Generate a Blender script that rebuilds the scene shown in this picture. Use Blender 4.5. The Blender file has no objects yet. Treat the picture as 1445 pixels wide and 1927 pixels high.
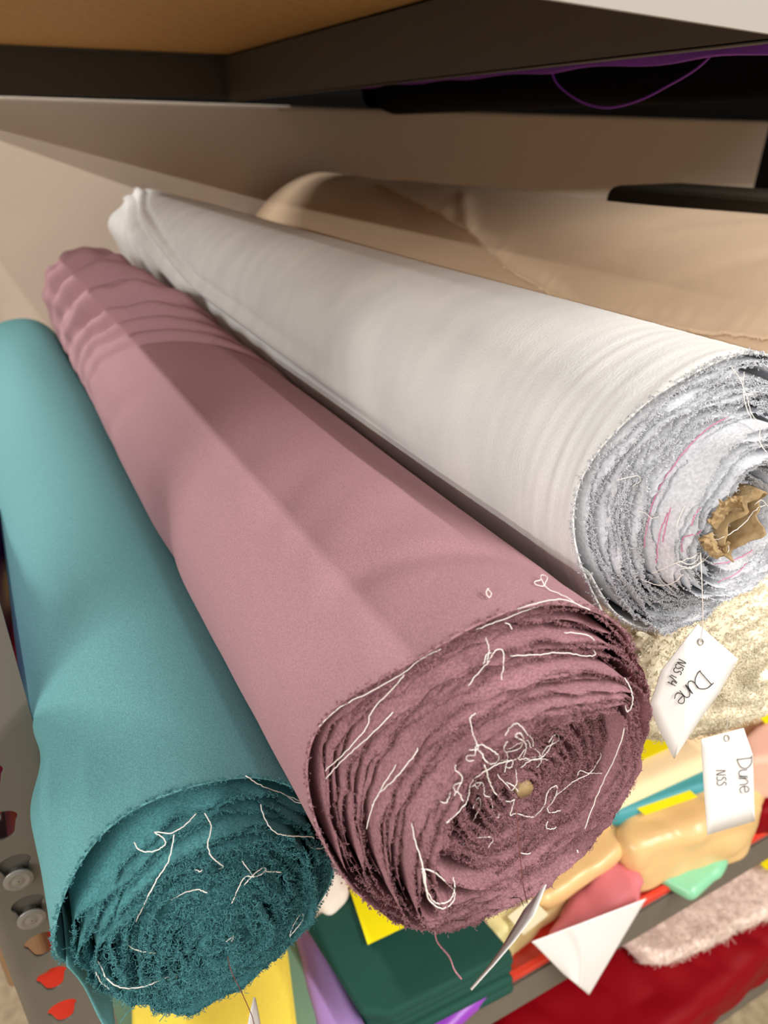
import bpy, bmesh, math, random
import numpy as np
from mathutils import Vector, Matrix
from mathutils.bvhtree import BVHTree

C = bpy.context.scene.collection
SC = bpy.context.scene
R_ = math.radians
rng = np.random.default_rng(7)
random.seed(7)

# ------------------------------------------------------------------ camera
# All coordinates below are metres relative to the camera: +Y runs into the rack,
# +X along its front, +Z up.  EYE is the camera's height over the floor.
EYE = 1.84
FPX, CX, CY = 1400.0, 722.5, 963.5
PITCH, YAW = R_(27.02), R_(27.61)
HD = np.array([math.sin(YAW), math.cos(YAW), 0.0])
UPW = np.array([0, 0, 1.0])
FW = HD * math.cos(PITCH) - UPW * math.sin(PITCH)
RT = np.array([math.cos(YAW), -math.sin(YAW), 0.0])
UU = np.cross(RT, FW)
cd = bpy.data.cameras.new('camera')
cam = bpy.data.objects.new('camera', cd)
C.objects.link(cam)
cam.matrix_world = Matrix(((RT[0], UU[0], -FW[0], 0), (RT[1], UU[1], -FW[1], 0),
                           (RT[2], UU[2], -FW[2], EYE), (0, 0, 0, 1)))
cd.sensor_fit = 'AUTO'
cd.sensor_width = 36
cd.lens = 36 * FPX / 1927
cd.clip_start = 0.02
cd.dof.use_dof = True
cd.dof.focus_distance = 0.47
cd.dof.aperture_fstop = 8.0
SC.camera = cam

# ------------------------------------------------------------------ light
SC.view_settings.view_transform = 'Standard'
SC.view_settings.look = 'None'
SC.view_settings.gamma = 1
SC.view_settings.exposure = -0.3
SC.view_settings.use_curve_mapping = False
SC.cycles.use_denoising = True
SC.cycles.max_bounces = 8
SC.cycles.sample_clamp_indirect = 6

w = bpy.data.worlds.new('store')
SC.world = w
w.use_nodes = True
w.node_tree.nodes['Background'].inputs[0].default_value = (1.0, 0.95, 0.88, 1)
w.node_tree.nodes['Background'].inputs[1].default_value = 0.21


def tube_lamp(x, z, y0, y1, power, width=0.03, aim=(0.25, -0.2), col=(1.0, 0.96, 0.90), across=None):
    """A row of ceiling fluorescent tubes running along the aisle (parallel to Y)."""
    ld = bpy.data.lights.new('fluorescent_row', 'AREA')
    ld.shape = 'RECTANGLE'
    ld.size = width
    ld.size_y = y1 - y0
    ld.energy = power
    ld.color = col
    o = bpy.data.objects.new('fluorescent_row', ld)
    C.objects.link(o)
    o.location = (x, (y0 + y1) / 2, z + EYE)
    dx, dz = aim[0] - x, aim[1] - z
    # local -Z aims at the rack, local Y along world Y
    zl = Vector((-dx, 0, -dz)).normalized()
    yl = Vector((0, 1, 0))
    xl = yl.cross(zl)
    o.rotation_euler = Matrix((xl, yl, zl)).transposed().to_euler()
    if across is not None:          # a row running across the aisle (parallel to X) at Y = across
        o.location = ((y0 + y1) / 2, across, z + EYE)
        zl = Vector((0, across - .6, z + .3)).normalized()
        yl = Vector((1, 0, 0))
        o.rotation_euler = Matrix((yl.cross(zl), yl, zl)).transposed().to_euler()
    return o


LZ = 1.56
EDGE = (-0.108, 0.063)     # lower edge of the upper shelf's side rail
ROWS = ((65, 16, -1.2, 1.4), (48.5, 190, 2.4, 4.8), (21, 250, -7, -.4), (15.5, 225, -7, -.4))     # elevation over that edge, power, ends
for ang_, pw, ys, ye in ROWS:
    xx = EDGE[0] - (LZ - EDGE[1]) / math.tan(R_(ang_))
    tube_lamp(xx, LZ, ys, ye, pw)
FRONT = (24, 225, 115)
tube_lamp(0.3, LZ, -3.5, -.6, FRONT[0], 0.1)
tube_lamp(2.15, LZ, -4.0, -.2, FRONT[1], 0.05)
tube_lamp(0, LZ, -1.5, 6.0, FRONT[2], 0.1, across=-5.6)


# ------------------------------------------------------------------ helpers
def ray(x, y):
    d = (x - CX) * RT - (y - CY) * UU + FPX * FW
    return d / np.linalg.norm(d)


def at(x, y, axis, val):
    d = ray(x, y)
    return d * (val / d['XYZ'.index(axis)])


def cylhit(p, c, rad):
    d = ray(*p)
    a = d[0] ** 2 + d[2] ** 2
    b = d[0] * c[0] + d[2] * c[1]
    k = c[0] ** 2 + c[1] ** 2 - rad * rad
    D = b * b - a * k
    return None if D < 0 else d * ((b - D ** .5) / a)


def srgb(r, g, b):
    f = lambda v: (v / 255) / 12.92 if v <= 10 else ((v / 255 + .055) / 1.055) ** 2.4
    return (f(r), f(g), f(b), 1)


class SinN:
    """Smooth repeatable noise: a sum of sines with random phases (vectorised)."""
    def __init__(s, seed, dims=2, n=14, lo=1.0, hi=6.0):
        g = np.random.default_rng(seed)
        fr = np.exp(g.uniform(math.log(lo), math.log(hi), n))
        d = g.normal(size=(n, dims))
        d /= np.linalg.norm(d, axis=1)[:, None]
        s.k = d * fr[:, None]
        s.p = g.uniform(0, 2 * math.pi, n)
        s.a = fr ** -0.5
        s.a /= math.sqrt((s.a ** 2).sum() / 2)

    def __call__(s, *co):
        q = s.p + sum(np.asarray(c)[..., None] * s.k[:, i] for i, c in enumerate(co))
        return (np.sin(q) * s.a).sum(-1)


def mat(name, col, rough=.8, sheen=0.0, grain=0.0, gscale=900, bump=0.0, bscale=900, metal=0.0, spec=.35,
        var=None, vscale=6, stretch=(1, 1, 1), coat=0.0, trans=0.0, aniso=0.0, uv=False, sub=0.0):
    m = bpy.data.materials.new(name)
    m.use_nodes = True
    nt = m.node_tree
    N, L = nt.nodes, nt.links
    b = N['Principled BSDF']
    b.inputs['Roughness'].default_value = rough
    b.inputs['Metallic'].default_value = metal
    b.inputs['Specular IOR Level'].default_value = spec
    if sheen:
        b.inputs['Sheen Weight'].default_value = sheen
        b.inputs['Sheen Roughness'].default_value = .4
        b.inputs['Sheen Tint'].default_value = col
    if coat:
        b.inputs['Coat Weight'].default_value = coat
        b.inputs['Coat Roughness'].default_value = .08
    if trans:
        b.inputs['Transmission Weight'].default_value = trans
    if aniso:
        b.inputs['Anisotropic'].default_value = aniso
    b.inputs['Base Color'].default_value = col
    tc = N.new('ShaderNodeTexCoord')
    mp = N.new('ShaderNodeMapping')
    L.new(tc.outputs['UV' if uv else 'Object'], mp.inputs[0])
    mp.inputs['Scale'].default_value = stretch
    src = None
    if grain or var:
        mix = N.new('ShaderNodeMix')
        mix.data_type = 'RGBA'
        mix.inputs[6].default_value = col
        c2 = var if var else tuple(v * (1 - grain) for v in col[:3]) + (1,)
        mix.inputs[7].default_value = c2
        nz = N.new('ShaderNodeTexNoise')
        nz.inputs['Scale'].default_value = vscale if var else gscale
        nz.inputs['Detail'].default_value = 3 if var else 1
        L.new(mp.outputs[0], nz.inputs['Vector'])
        rmp = N.new('ShaderNodeMapRange')
        rmp.inputs[1].default_value = .35
        rmp.inputs[2].default_value = .65
        L.new(nz.outputs[0], rmp.inputs[0])
        L.new(rmp.outputs[0], mix.inputs[0])
        src = mix.outputs[2]
        if grain and var:
            m2 = N.new('ShaderNodeMix')
            m2.data_type = 'RGBA'
            m2.blend_type = 'MULTIPLY'
            L.new(src, m2.inputs[6])
            m2.inputs[7].default_value = (1 - grain, 1 - grain, 1 - grain, 1)
            n2 = N.new('ShaderNodeTexNoise')
            n2.inputs['Scale'].default_value = gscale
            n2.inputs['Detail'].default_value = 1
            L.new(mp.outputs[0], n2.inputs['Vector'])
            L.new(n2.outputs[0], m2.inputs[0])
            src = m2.outputs[2]
        L.new(src, b.inputs['Base Color'])
    if bump:
        nb = N.new('ShaderNodeTexNoise')
        nb.inputs['Scale'].default_value = bscale
        nb.inputs['Detail'].default_value = 2
        L.new(mp.outputs[0], nb.inputs['Vector'])
        bp = N.new('ShaderNodeBump')
        bp.inputs['Strength'].default_value = bump
        bp.inputs['Distance'].default_value = .0006 if bscale > 200 else .004
        L.new(nb.outputs[0], bp.inputs['Height'])
        L.new(bp.outputs[0], b.inputs['Normal'])
    return m


def place(o, base, parent):
    o.location = (base[0], base[1], base[2] + EYE)
    if parent is not None:
        o.parent = parent
        p = parent
        off = Vector((0, 0, 0))
        while p is not None:
            off += p.location
            p = p.parent
        o.location = Vector((base[0], base[1], base[2] + EYE)) - off


def tag(o, label=None, cat=None, group=None, kind=None):
    if label: o['label'] = label
    if cat: o['category'] = cat
    if group: o['group'] = group
    if kind: o['kind'] = kind
    return o


def thing(name, label, cat, base, group=None):
    o = bpy.data.objects.new(name, None)
    o.empty_display_size = .05
    C.objects.link(o)
    place(o, base, None)
    return tag(o, label, cat, group)


def obj(name, V, F, m, parent=None, base=None, smooth=True, uv=None):
    """Link one mesh object; V are camera-relative metres."""
    V = np.asarray(V, float)
    if base is None:
        base = (V[:, 0].mean(), V[:, 1].mean(), V[:, 2].min())
    me = bpy.data.meshes.new(name)
    me.from_pydata((V - np.array(base)).tolist(), [], [tuple(int(i) for i in f) for f in F])
    if uv is not None:
        ul = me.uv_layers.new(name='UVMap')
        li = np.empty(len(me.loops), np.int32)
        me.loops.foreach_get('vertex_index', li)
        ul.data.foreach_set('uv', np.asarray(uv, np.float32)[li].ravel())
    me.materials.append(m)
    if smooth:
        me.polygons.foreach_set('use_smooth', [True] * len(me.polygons))
    me.update()
    o = bpy.data.objects.new(name, me)
    C.objects.link(o)
    place(o, base, parent)
    return o


class MB:
    """Collects geometry for ONE mesh."""
    def __init__(s):
        s.V, s.F, s.n = [], [], 0

    def add(s, V, F):
        V = np.asarray(V, float).reshape(-1, 3)
        s.V.append(V)
        s.F += [tuple(i + s.n for i in f) for f in F]
        s.n += len(V)

    def box(s, a, b):
        (x0, y0, z0), (x1, y1, z1) = a, b
        s.add([(x0, y0, z0), (x1, y0, z0), (x1, y1, z0), (x0, y1, z0), (x0, y0, z1), (x1, y0, z1), (x1, y1, z1), (x0, y1, z1)],
              [(0, 3, 2, 1), (4, 5, 6, 7), (0, 1, 5, 4), (1, 2, 6, 5), (2, 3, 7, 6), (3, 0, 4, 7)])

    def tube(s, P, r, k=6):
        P = np.asarray(P, float)
        n = len(P)
        T = np.gradient(P, axis=0)
        T /= np.linalg.norm(T, axis=1)[:, None] + 1e-12
        ref = np.array([.31, .52, .79])
        A = np.cross(T, ref)
        A /= np.linalg.norm(A, axis=1)[:, None] + 1e-12
        B = np.cross(T, A)
        an = np.arange(k) * 2 * math.pi / k
        rr = np.broadcast_to(np.asarray(r, float), (n,))
        V = P[:, None] + rr[:, None, None] * (np.cos(an)[None, :, None] * A[:, None] + np.sin(an)[None, :, None] * B[:, None])
        F = []
        for i in range(n - 1):
            for j in range(k):
                j2 = (j + 1) % k
                F.append((i * k + j, i * k + j2, (i + 1) * k + j2, (i + 1) * k + j))
        F.append(tuple(range(k))[::-1])
        F.append(tuple((n - 1) * k + j for j in range(k)))
        s.add(V, F)

    def build(s, name, m, parent=None, smooth=True, base=None, bevel=0, seg=2):
        o = obj(name, np.concatenate(s.V), s.F, m, parent, base, smooth)
        if bevel:
            md = o.modifiers.new('bevel', 'BEVEL')
            md.width = bevel
            md.segments = seg
            md.limit_method = 'ANGLE'
            md.angle_limit = R_(40)
        return o


def grid_faces(na, nb, closed=False):
    i = np.arange(na - 1)[:, None]
    j = np.arange(nb - (0 if closed else 1))[None, :]
    j2 = (j + 1) % nb
    a = i * nb + j
    b = i * nb + j2
    c = (i + 1) * nb + j2
    d = (i + 1) * nb + j
    return np.stack([a, b, c, d], -1).reshape(-1, 4)


def spline(P, n=8):
    """Catmull-Rom through the points."""
    P = np.asarray(P, float)
    Q = np.vstack([2 * P[0] - P[1], P, 2 * P[-1] - P[-2]])
    out = []
    for i in range(1, len(Q) - 2):
        t = np.linspace(0, 1, n, endpoint=False)[:, None]
        p0, p1, p2, p3 = Q[i - 1], Q[i], Q[i + 1], Q[i + 2]
        out.append(.5 * (2 * p1 + (p2 - p0) * t + (2 * p0 - 5 * p1 + 4 * p2 - p3) * t ** 2 + (3 * p1 - p0 - 3 * p2 + p3) * t ** 3))
    out.append(P[-1:])
    return np.vstack(out)


def bump1(x, c, wd):
    return np.exp(-((x - c) / wd) ** 2)


def angd(a, b):
    """signed angular difference in degrees"""
    return (a - b + 180) % 360 - 180


# ------------------------------------------------------------------ materials
M_POST = mat('grey_enamel', srgb(92, 87, 79), .42, spec=.5, bump=.03, bscale=500)
M_BEAM = mat('beam_enamel', srgb(102, 95, 86), .45, spec=.4, bump=.03, bscale=500)
M_DARK = mat('dark_grey_enamel', srgb(82, 76, 70), .5, spec=.4)
M_BOARD = mat('particle_board', srgb(212, 165, 100), .75, var=srgb(200, 152, 90), vscale=70, grain=.1, gscale=300)
M_RED = mat('red_laminate', srgb(222, 62, 44), .25, spec=.5)
M_WHITEP = mat('white_card', srgb(158, 153, 146), .6)
M_FLOOR = mat('beige_floor', srgb(176, 158, 128), .55, var=srgb(150, 132, 104), vscale=30)
M_RIVET = mat('rivet_steel', srgb(128, 124, 118), .38, metal=.35, spec=.5)
M_TEAL = mat('teal_cotton', srgb(102, 162, 166), .85, sheen=.25, grain=.28, gscale=1100, bump=.5, bscale=1300)
M_TEALD = mat('teal_cotton_edge', srgb(86, 152, 158), .9, sheen=.2, grain=.35, gscale=700, bump=.6, bscale=900)
M_MAUVE = mat('mauve_crepe', srgb(172, 129, 136), .85, sheen=.25, grain=.22, gscale=1100, bump=.5, bscale=1300)
M_MAUVED = mat('mauve_crepe_edge', srgb(174, 126, 134), .9, sheen=.2, grain=.35, gscale=700, bump=.6, bscale=900)
M_GREY = mat('pale_grey_cotton', srgb(236, 235, 233), .9, sheen=.1, var=srgb(224, 224, 224), vscale=14, grain=.16, gscale=600, bump=.45, bscale=420, uv=True, stretch=(1, 1.5, 1))
M_GREYD = mat('pale_grey_cotton_edge', srgb(226, 228, 234), .95, grain=.2, gscale=500, bump=.6, bscale=700)
M_BEIGE = mat('beige_satin', srgb(232, 204, 174), .42, sheen=.2, grain=.06, gscale=900, spec=.45, bump=.12, bscale=30)
M_FLEECE = mat('cream_fleece', srgb(246, 238, 216), .95, sheen=.3, spec=.03, var=srgb(240, 229, 204), vscale=60)
M_PANEL = mat('cream_cloth', srgb(248, 230, 212), .9, grain=.08, gscale=500, bump=.3, bscale=500)
M_THREAD = mat('white_thread', srgb(236, 230, 224), .7)
M_INK = mat('black_ink', srgb(38, 34, 44), .6)
M_KRAFT = mat('brown_kraft_paper', srgb(172, 148, 110), .85, var=srgb(146, 120, 82), vscale=120, bump=.4, bscale=150)
M_PINKT = mat('pink_stitching', srgb(220, 118, 160), .7)
M_PAPER = mat('white_paper', srgb(232, 229, 227), .7)
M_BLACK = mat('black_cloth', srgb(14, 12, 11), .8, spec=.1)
M_OLIVE = mat('dark_olive_cloth', srgb(66, 58, 44), .85)
M_PURPLE = mat('purple_satin', srgb(140, 58, 176), .35, spec=.5)
M_TULLE = mat('purple_tulle', srgb(120, 48, 150), .6)
M_YELC = mat('yellow_card', srgb(252, 238, 10), .6)
M_PLAST = None

# ------------------------------------------------------------------ setting: floor and dark backdrop
FZ = -EYE
fl = obj('floor', [(-5, -4, FZ), (7, -4, FZ), (7, 6, FZ), (-5, 6, FZ)], [(0, 1, 2, 3)], M_FLOOR, smooth=False)
tag(fl, kind='structure')
mb = MB()
mb.box((-.4, 2.62, FZ), (6.5, 2.7, 2.2))
tag(mb.build('dark_backdrop', M_BLACK, smooth=False), kind='structure')  # black backdrop added to stand for the darkness behind the rack

# ------------------------------------------------------------------ the rack
rack = thing('shelving_rack', 'grey boltless metal shelving rack with keyhole posts holding all the fabric', 'shelving rack', (.8, 1.2, FZ))
PY = .5                       # front plane of the rack
PX0, PX1 = -.108, -.036       # left front post
KX = -.0765
KZ = [-.484 + .0495 * i for i in range(6, -24, -1)]


def keyhole_outline(n=10):
    """Mushroom slot: wide upper lobe, narrow lower lobe (x, z)."""
    pts = []
    for a in np.linspace(-35, 215, n * 2):
        pts.append((.0125 * math.cos(R_(a)), .0055 + .0085 * math.sin(R_(a))))
    for a in np.linspace(200, 340, n):
        pts.append((.0078 * math.cos(R_(a)), -.0075 + .0075 * math.sin(R_(a))))
    return pts


def make_post(x0, y0, name='post'):
    wd = .072
    mbp = MB()
    # L section with a rounded corner
    prof = [(x0 + wd, y0), (x0 + .012, y0)]
    for a in np.linspace(90, 180, 7)[1:-1]:
        prof.append((x0 + .012 + .012 * math.cos(R_(a)), y0 + .012 - .012 * math.sin(R_(a))))
    prof += [(x0, y0 + .012), (x0, y0 + .06)]
    prof = np.array(prof)
    t = .0026
    inner = [(x0 + wd, y0 + t), (x0 + .012, y0 + t)]
    for a in np.linspace(90, 180, 7)[1:-1]:
        inner.append((x0 + .012 + (.012 - t) * math.cos(R_(a)), y0 + .012 - (.012 - t) * math.sin(R_(a))))
    inner += [(x0 + t, y0 + .012), (x0 + t, y0 + .06)]
    loop = np.vstack([prof, np.array(inner)[::-1]])
    k = len(loop)
    V = np.vstack([np.c_[loop, np.full(k, FZ)], np.c_[loop, np.full(k, .42)]])
    F = [(j, (j + 1) % k, k + (j + 1) % k, k + j) for j in range(k)]
    F += [tuple(range(k))[::-1], tuple(range(k, 2 * k))]
    mbp.add(V, F)
    o = mbp.build(name, M_POST, rack, smooth=False, base=(x0, y0, FZ))
    bm = bmesh.new()
    bm.from_mesh(o.data)
    bmesh.ops.recalc_face_normals(bm, faces=bm.faces)
    bm.to_mesh(o.data)
    bm.free()
    cut = MB()
    kh = keyhole_outline()
    n = len(kh)
    for z in KZ:
        A = [(x0 - PX0 + KX + p[0], y0 - .01, z + p[1]) for p in kh]
        B = [(x0 - PX0 + KX + p[0], y0 + .008, z + p[1]) for p in kh]
        cut.add(A + B, [(j, (j + 1) % n, n + (j + 1) % n, n + j) for j in range(n)] + [tuple(range(n))[::-1], tuple(range(n, 2 * n))])
    co = cut.build('cutter', M_POST, None, smooth=False)
    bm = bmesh.new()
    bm.from_mesh(co.data)
    bmesh.ops.recalc_face_normals(bm, faces=bm.faces)
    bm.to_mesh(co.data)
    bm.free()
    md = o.modifiers.new('holes', 'BOOLEAN')
    md.object = co
    md.solver = 'EXACT'
    bpy.context.view_layer.update()
    dg = bpy.context.evaluated_depsgraph_get()
    me = bpy.data.meshes.new_from_object(o.evaluated_get(dg))
    o.modifiers.clear()
    o.data = me
    bpy.data.objects.remove(co)
    bv = o.modifiers.new('bevel', 'BEVEL')
    bv.width = .0009
    bv.segments = 2
    bv.limit_method = 'ANGLE'
    bv.angle_limit = R_(50)
    return o


make_post(PX0, PY)
# the other posts of this bay
for x, y in ((PX0, 1.9), (2.75, PY)):
    mb = MB()
    mb.box((x, y, FZ), (x + .05, y + .003, .42))
    mb.box((x, y, FZ), (x + .003, y + .05, .42))
    mb.build('post', M_POST, rack, smooth=False)

# end plate behind the post
mb = MB()
mb.box((PX0 + .006, PY + .0045, -.612), (PX1 - .004, PY + .0075, -.512))
plate = mb.build('end_plate', M_POST, rack, smooth=False)
# rivets of the shelf's end plate, in the second and third keyhole
for z in (-.5335, -.583):
    prof = [(.0, -.0065), (.0105, -.0065), (.0115, -.0055), (.0115, -.0045), (.0085, -.0025), (.006, -.001), (.006, .012)]
    ring = [(0.004, -.0067), (.0055, -.0062), (.0075, -.0067)]
    full = [(0.0005, -.0070), (.0035, -.0070), (.0042, -.0064), (.0065, -.0064), (.0072, -.0070), (.0088, -.0070), (.0095, -.0062), (.0108, -.0062)] + prof[2:]
    k = 28
    V, F = [], []
    for r, y in full:
        for j in range(k):
            a = 2 * math.pi * j / k
            V.append((KX + r * math.cos(a), PY + y, z - .008 + r * math.sin(a)))
    F = grid_faces(len(full), k, True)
    obj('rivet', V, list(map(tuple, F)) + [tuple(range(k))], M_RIVET, plate)
def beam_x(name, x0, x1, y, z0, z1, m=M_BEAM, lip=.03):
    mbb = MB()
    mbb.box((x0, y, z0), (x1, y + .003, z1))
    mbb.box((x0, y, z1 - .003), (x1, y + lip, z1))
    mbb.box((x0, y, z0), (x1, y + .014, z0 + .003))
    return mbb.build(name, m, rack, smooth=False, bevel=.0012)


def beam_y(name, x, y0, y1, z0, z1, m=M_DARK, side=1):
    mbb = MB()
    mbb.box((min(x, x + .003 * side), y0, z0), (max(x, x + .003 * side), y1, z1))
    mbb.box((min(x, x + .022 * side), y0, z1 - .003), (max(x, x + .022 * side), y1, z1))
    mbb.box((min(x, x + .016 * side), y0, z0), (max(x, x + .016 * side), y1, z0 + .003))
    return mbb.build(name, m, rack, smooth=False, bevel=.001)


# upper shelf: tan board in a dark frame
UY = .30
mb = MB()
mb.box((PX0, UY, .152), (.625, 1.87, .168))
tag(mb.build('shelf_board', M_BOARD, rack, smooth=False), 'tan particle board of the upper shelf seen from below')
beam_y('side_rail', PX0, .30, 1.9, .063, .152)
beam_y('side_rail', .575, UY + .004, 1.86, .0625, .150)
mb = MB()
mb.box((PX0, 1.86, .068), (.60, 1.863, .152))
mb.box((PX0, 1.84, .149), (.60, 1.863, .152))
mb.build('rear_rail', M_DARK, rack, smooth=False, bevel=.001)
ufb = beam_x('front_beam', PX0, .75, UY, .066, .152)
mb = MB()
mb.add([(x, y, z) for y in (UY - .004, UY - .0012) for x, z in ((.15, .0525), (.75, .0275), (.75, .150), (.15, .150))],
       [(0, 1, 2, 3), (7, 6, 5, 4), (0, 4, 5, 1), (1, 5, 6, 2), (2, 6, 7, 3), (3, 7, 4, 0)])
tag(mb.build('label_strip', M_WHITEP, ufb, smooth=False), 'white label strip along the upper front beam')
# the roll shelf: its beam is hidden by the rolls
beam_x('front_beam', PX1, 2.78, PY + .008, -.60, -.525)
mb = MB()
mb.box((-.034, PY + .012, -.535), (2.76, 1.9, -.522))
mb.build('shelf_board', M_BOARD, rack, smooth=False)
beam_y('side_rail', PX0 + .002, PY + .06, 1.9, -.60, -.535, M_POST)
# lower shelf: red board, grey beam
LS = -1.128
beam_x('front_beam', PX1, 2.78, PY, LS - .072, LS, lip=.012)
mb = MB()
mb.box((-.150, PY + .013, LS - .012), (2.76, 1.9, LS + .001))
mb.box((PX0 + .01, PY + .004, LS), (2.76, PY + .013, LS + .012))
tag(mb.build('shelf_board', M_RED, rack, smooth=False), 'glossy red lower shelf board')
beam_y('side_rail', PX0 + .002, PY + .06, 1.9, LS - .075, LS - .013, M_POST)
# bottom shelf
BS = -1.70
beam_x('front_beam', PX1, 2.78, PY, BS - .06, BS)
mb = MB()
mb.box((PX0 + .01, PY + .004, BS - .014), (2.76, 1.9, BS - .001))
mb.build('shelf_board', M_BOARD, rack, smooth=False)


# ------------------------------------------------------------------ fabric rolls
def outer_wrap(c, Rf, Yn, Y1, disp, thc, lap=.0, nth=240, nY=220, mname='outer_wrap', m=None, parent=None, ypow=1.6, raise_=.0, thick=.0012, endfade=.03, span=360.0):
    """The outside turn of cloth.  thc(Y) is the angle (deg) of its loose edge; the sheet starts there and goes round
    to just under itself.  Yn(theta) is the near edge."""
    v = np.linspace(0, 1, nY) ** ypow
    u = np.linspace(0, 1, nth)
    U, Vv = np.meshgrid(u, v)
    Yc = .2 + (Y1 - .2) * Vv
    th = thc(Yc) - U * span
    Y0 = Yn(th)
    Y = Y0 + (Y1 - Y0) * Vv
    th = thc(Y) - U * span
    r = Rf(th, Y) + disp(th, Y) + lap * (1 - U) + raise_ * np.exp(-(U / .018) ** 2)
    # pinch the far end
    r = r * (1 - .25 * np.clip((Y - (Y1 - endfade)) / endfade, 0, 1) ** 2)
    a = np.radians(th)
    V = np.stack([c[0] + r * np.cos(a), Y, c[1] + r * np.sin(a)], -1).reshape(-1, 3)
    uv = np.stack([a * r.mean(), Y], -1).reshape(-1, 2)
    o = obj(mname, V, grid_faces(nY, nth), m, parent, uv=uv)
    if thick:
        md = o.modifiers.new('cloth', 'SOLIDIFY')
        md.thickness = thick
        md.offset = -1
    return o, V


def wound(c, R, r0, turns, E, ruff, m, parent, seed, step=.0013, shape=None, tail=.07, jag=.0012, name='wound_layers', lw=1.0):
    """The spiral of cloth seen on the end: one long strip, edge towards the camera."""
    th = [0.0]
    N = turns
    while th[-1] < 360 * N:
        rr = r0 + (R - r0) * th[-1] / (360 * N)
        th.append(th[-1] + math.degrees(step / max(rr, .006)))
    th = np.array(th)
    rn = th / (360 * N)
    r = r0 + (R - r0) * rn
    g = SinN(seed, 2, 18, .6, 5)
    g2 = SinN(seed + 1, 1, 24, 40, 260)
    g3 = SinN(seed + 2, 1, 30, 30, 900)
    g4 = SinN(seed + 3, 1, 10, 5, 30)
    arc = np.cumsum(np.radians(np.diff(th, prepend=0)) * r)
    pitch = (R - r0) / N
    cs, sn = np.cos(np.radians(th)), np.sin(np.radians(th))
    lowr = g(cs * 1.2, sn * 1.2 + rn * 1.5) * pitch * .9
    edge = E(r / R, th) + g4(arc) * .0016 * (lw(r / R) if callable(lw) else lw)
    T = np.array([0, .0018, .0045, .009, .016, .03, tail])
    A = np.array([1, .9, .7, .45, .22, .06, 0])
    jj = np.array([1, .45, .1, 0, 0, 0, 0])
    V = []
    rufr = g2(arc)
    jg = g3(arc)
    for t, a_, j_ in zip(T, A, jj):
        rr = r + lowr + ruff * pitch * rufr * a_
        tt = th
        if shape is not None:
            dr = shape(r / R, th)
            rr = rr + dr
        rr = np.maximum(rr, .003)
        V.append(np.stack([c[0] + rr * np.cos(np.radians(tt)), edge + t + j_ * jag * jg, c[1] + rr * np.sin(np.radians(tt))], -1))
    V = np.stack(V, 1)           # (n, 7, 3)
    n, k = V.shape[:2]
    o = obj(name, V.reshape(-1, 3), grid_faces(n, k), m, parent)
    return o, V


def fringe(name, P, dirs, n, lmin, lmax, rad, m, parent, seed, curl=1.0):
    """n short curled fibres rooted on the points P (three-sided, tapering)."""
    g = np.random.default_rng(seed)
    idx = g.integers(0, len(P), n)
    p = P[idx]
    d = dirs[idx] + g.normal(size=(n, 3)) * .9
    d /= np.linalg.norm(d, axis=1)[:, None]
    L = g.uniform(lmin, lmax, n)
    segs = 6
    pts = [p - d * .0006]
    cur = p
    bend = g.normal(size=(n, 3)) * curl
    for s in range(segs):
        d = d + np.cross(bend, d) * .75 + bend * .12 + g.normal(size=(n, 3)) * .3 * curl
        d /= np.linalg.norm(d, axis=1)[:, None]
        cur = cur + d * (L / segs)[:, None]
        pts.append(cur)
    pts = np.stack(pts, 1)       # n, segs+1, 3
    a = np.cross(d, g.normal(size=(n, 3)))
    a /= np.linalg.norm(a, axis=1)[:, None]
    b = np.cross(d, a)
    k = 3
    K = segs + 1
    ang = np.arange(k) * 2 * math.pi / k
    rr = rad * np.linspace(1.0, .55, K)
    off = a[:, None, None] * np.cos(ang)[None, None, :, None] + b[:, None, None] * np.sin(ang)[None, None, :, None]
    V = pts[:, :, None] + off * rr[None, :, None, None]
    f = grid_faces(K, k, True)
    F = (np.arange(n) * K * k)[:, None, None] + f[None]
    o = obj(name, V.reshape(-1, 3), F.reshape(-1, 4), m, parent)
    tag(o, kind='stuff')
    return o


def bvh_of(objs):
    V, F, n = [], [], 0
    for o in objs:
        off = Vector((0, 0, 0))
        p = o
        while p is not None:
            off += p.location
            p = p.parent
        off = np.array(off) - np.array([0, 0, EYE])
        me = o.data
        co = np.empty(len(me.vertices) * 3)
        me.vertices.foreach_get('co', co)
        V.append(co.reshape(-1, 3) + off)
        F += [tuple(i + n for i in pl.vertices) for pl in me.polygons]
        n += len(me.vertices)
    return BVHTree.FromPolygons(np.concatenate(V).tolist(), F)


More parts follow.
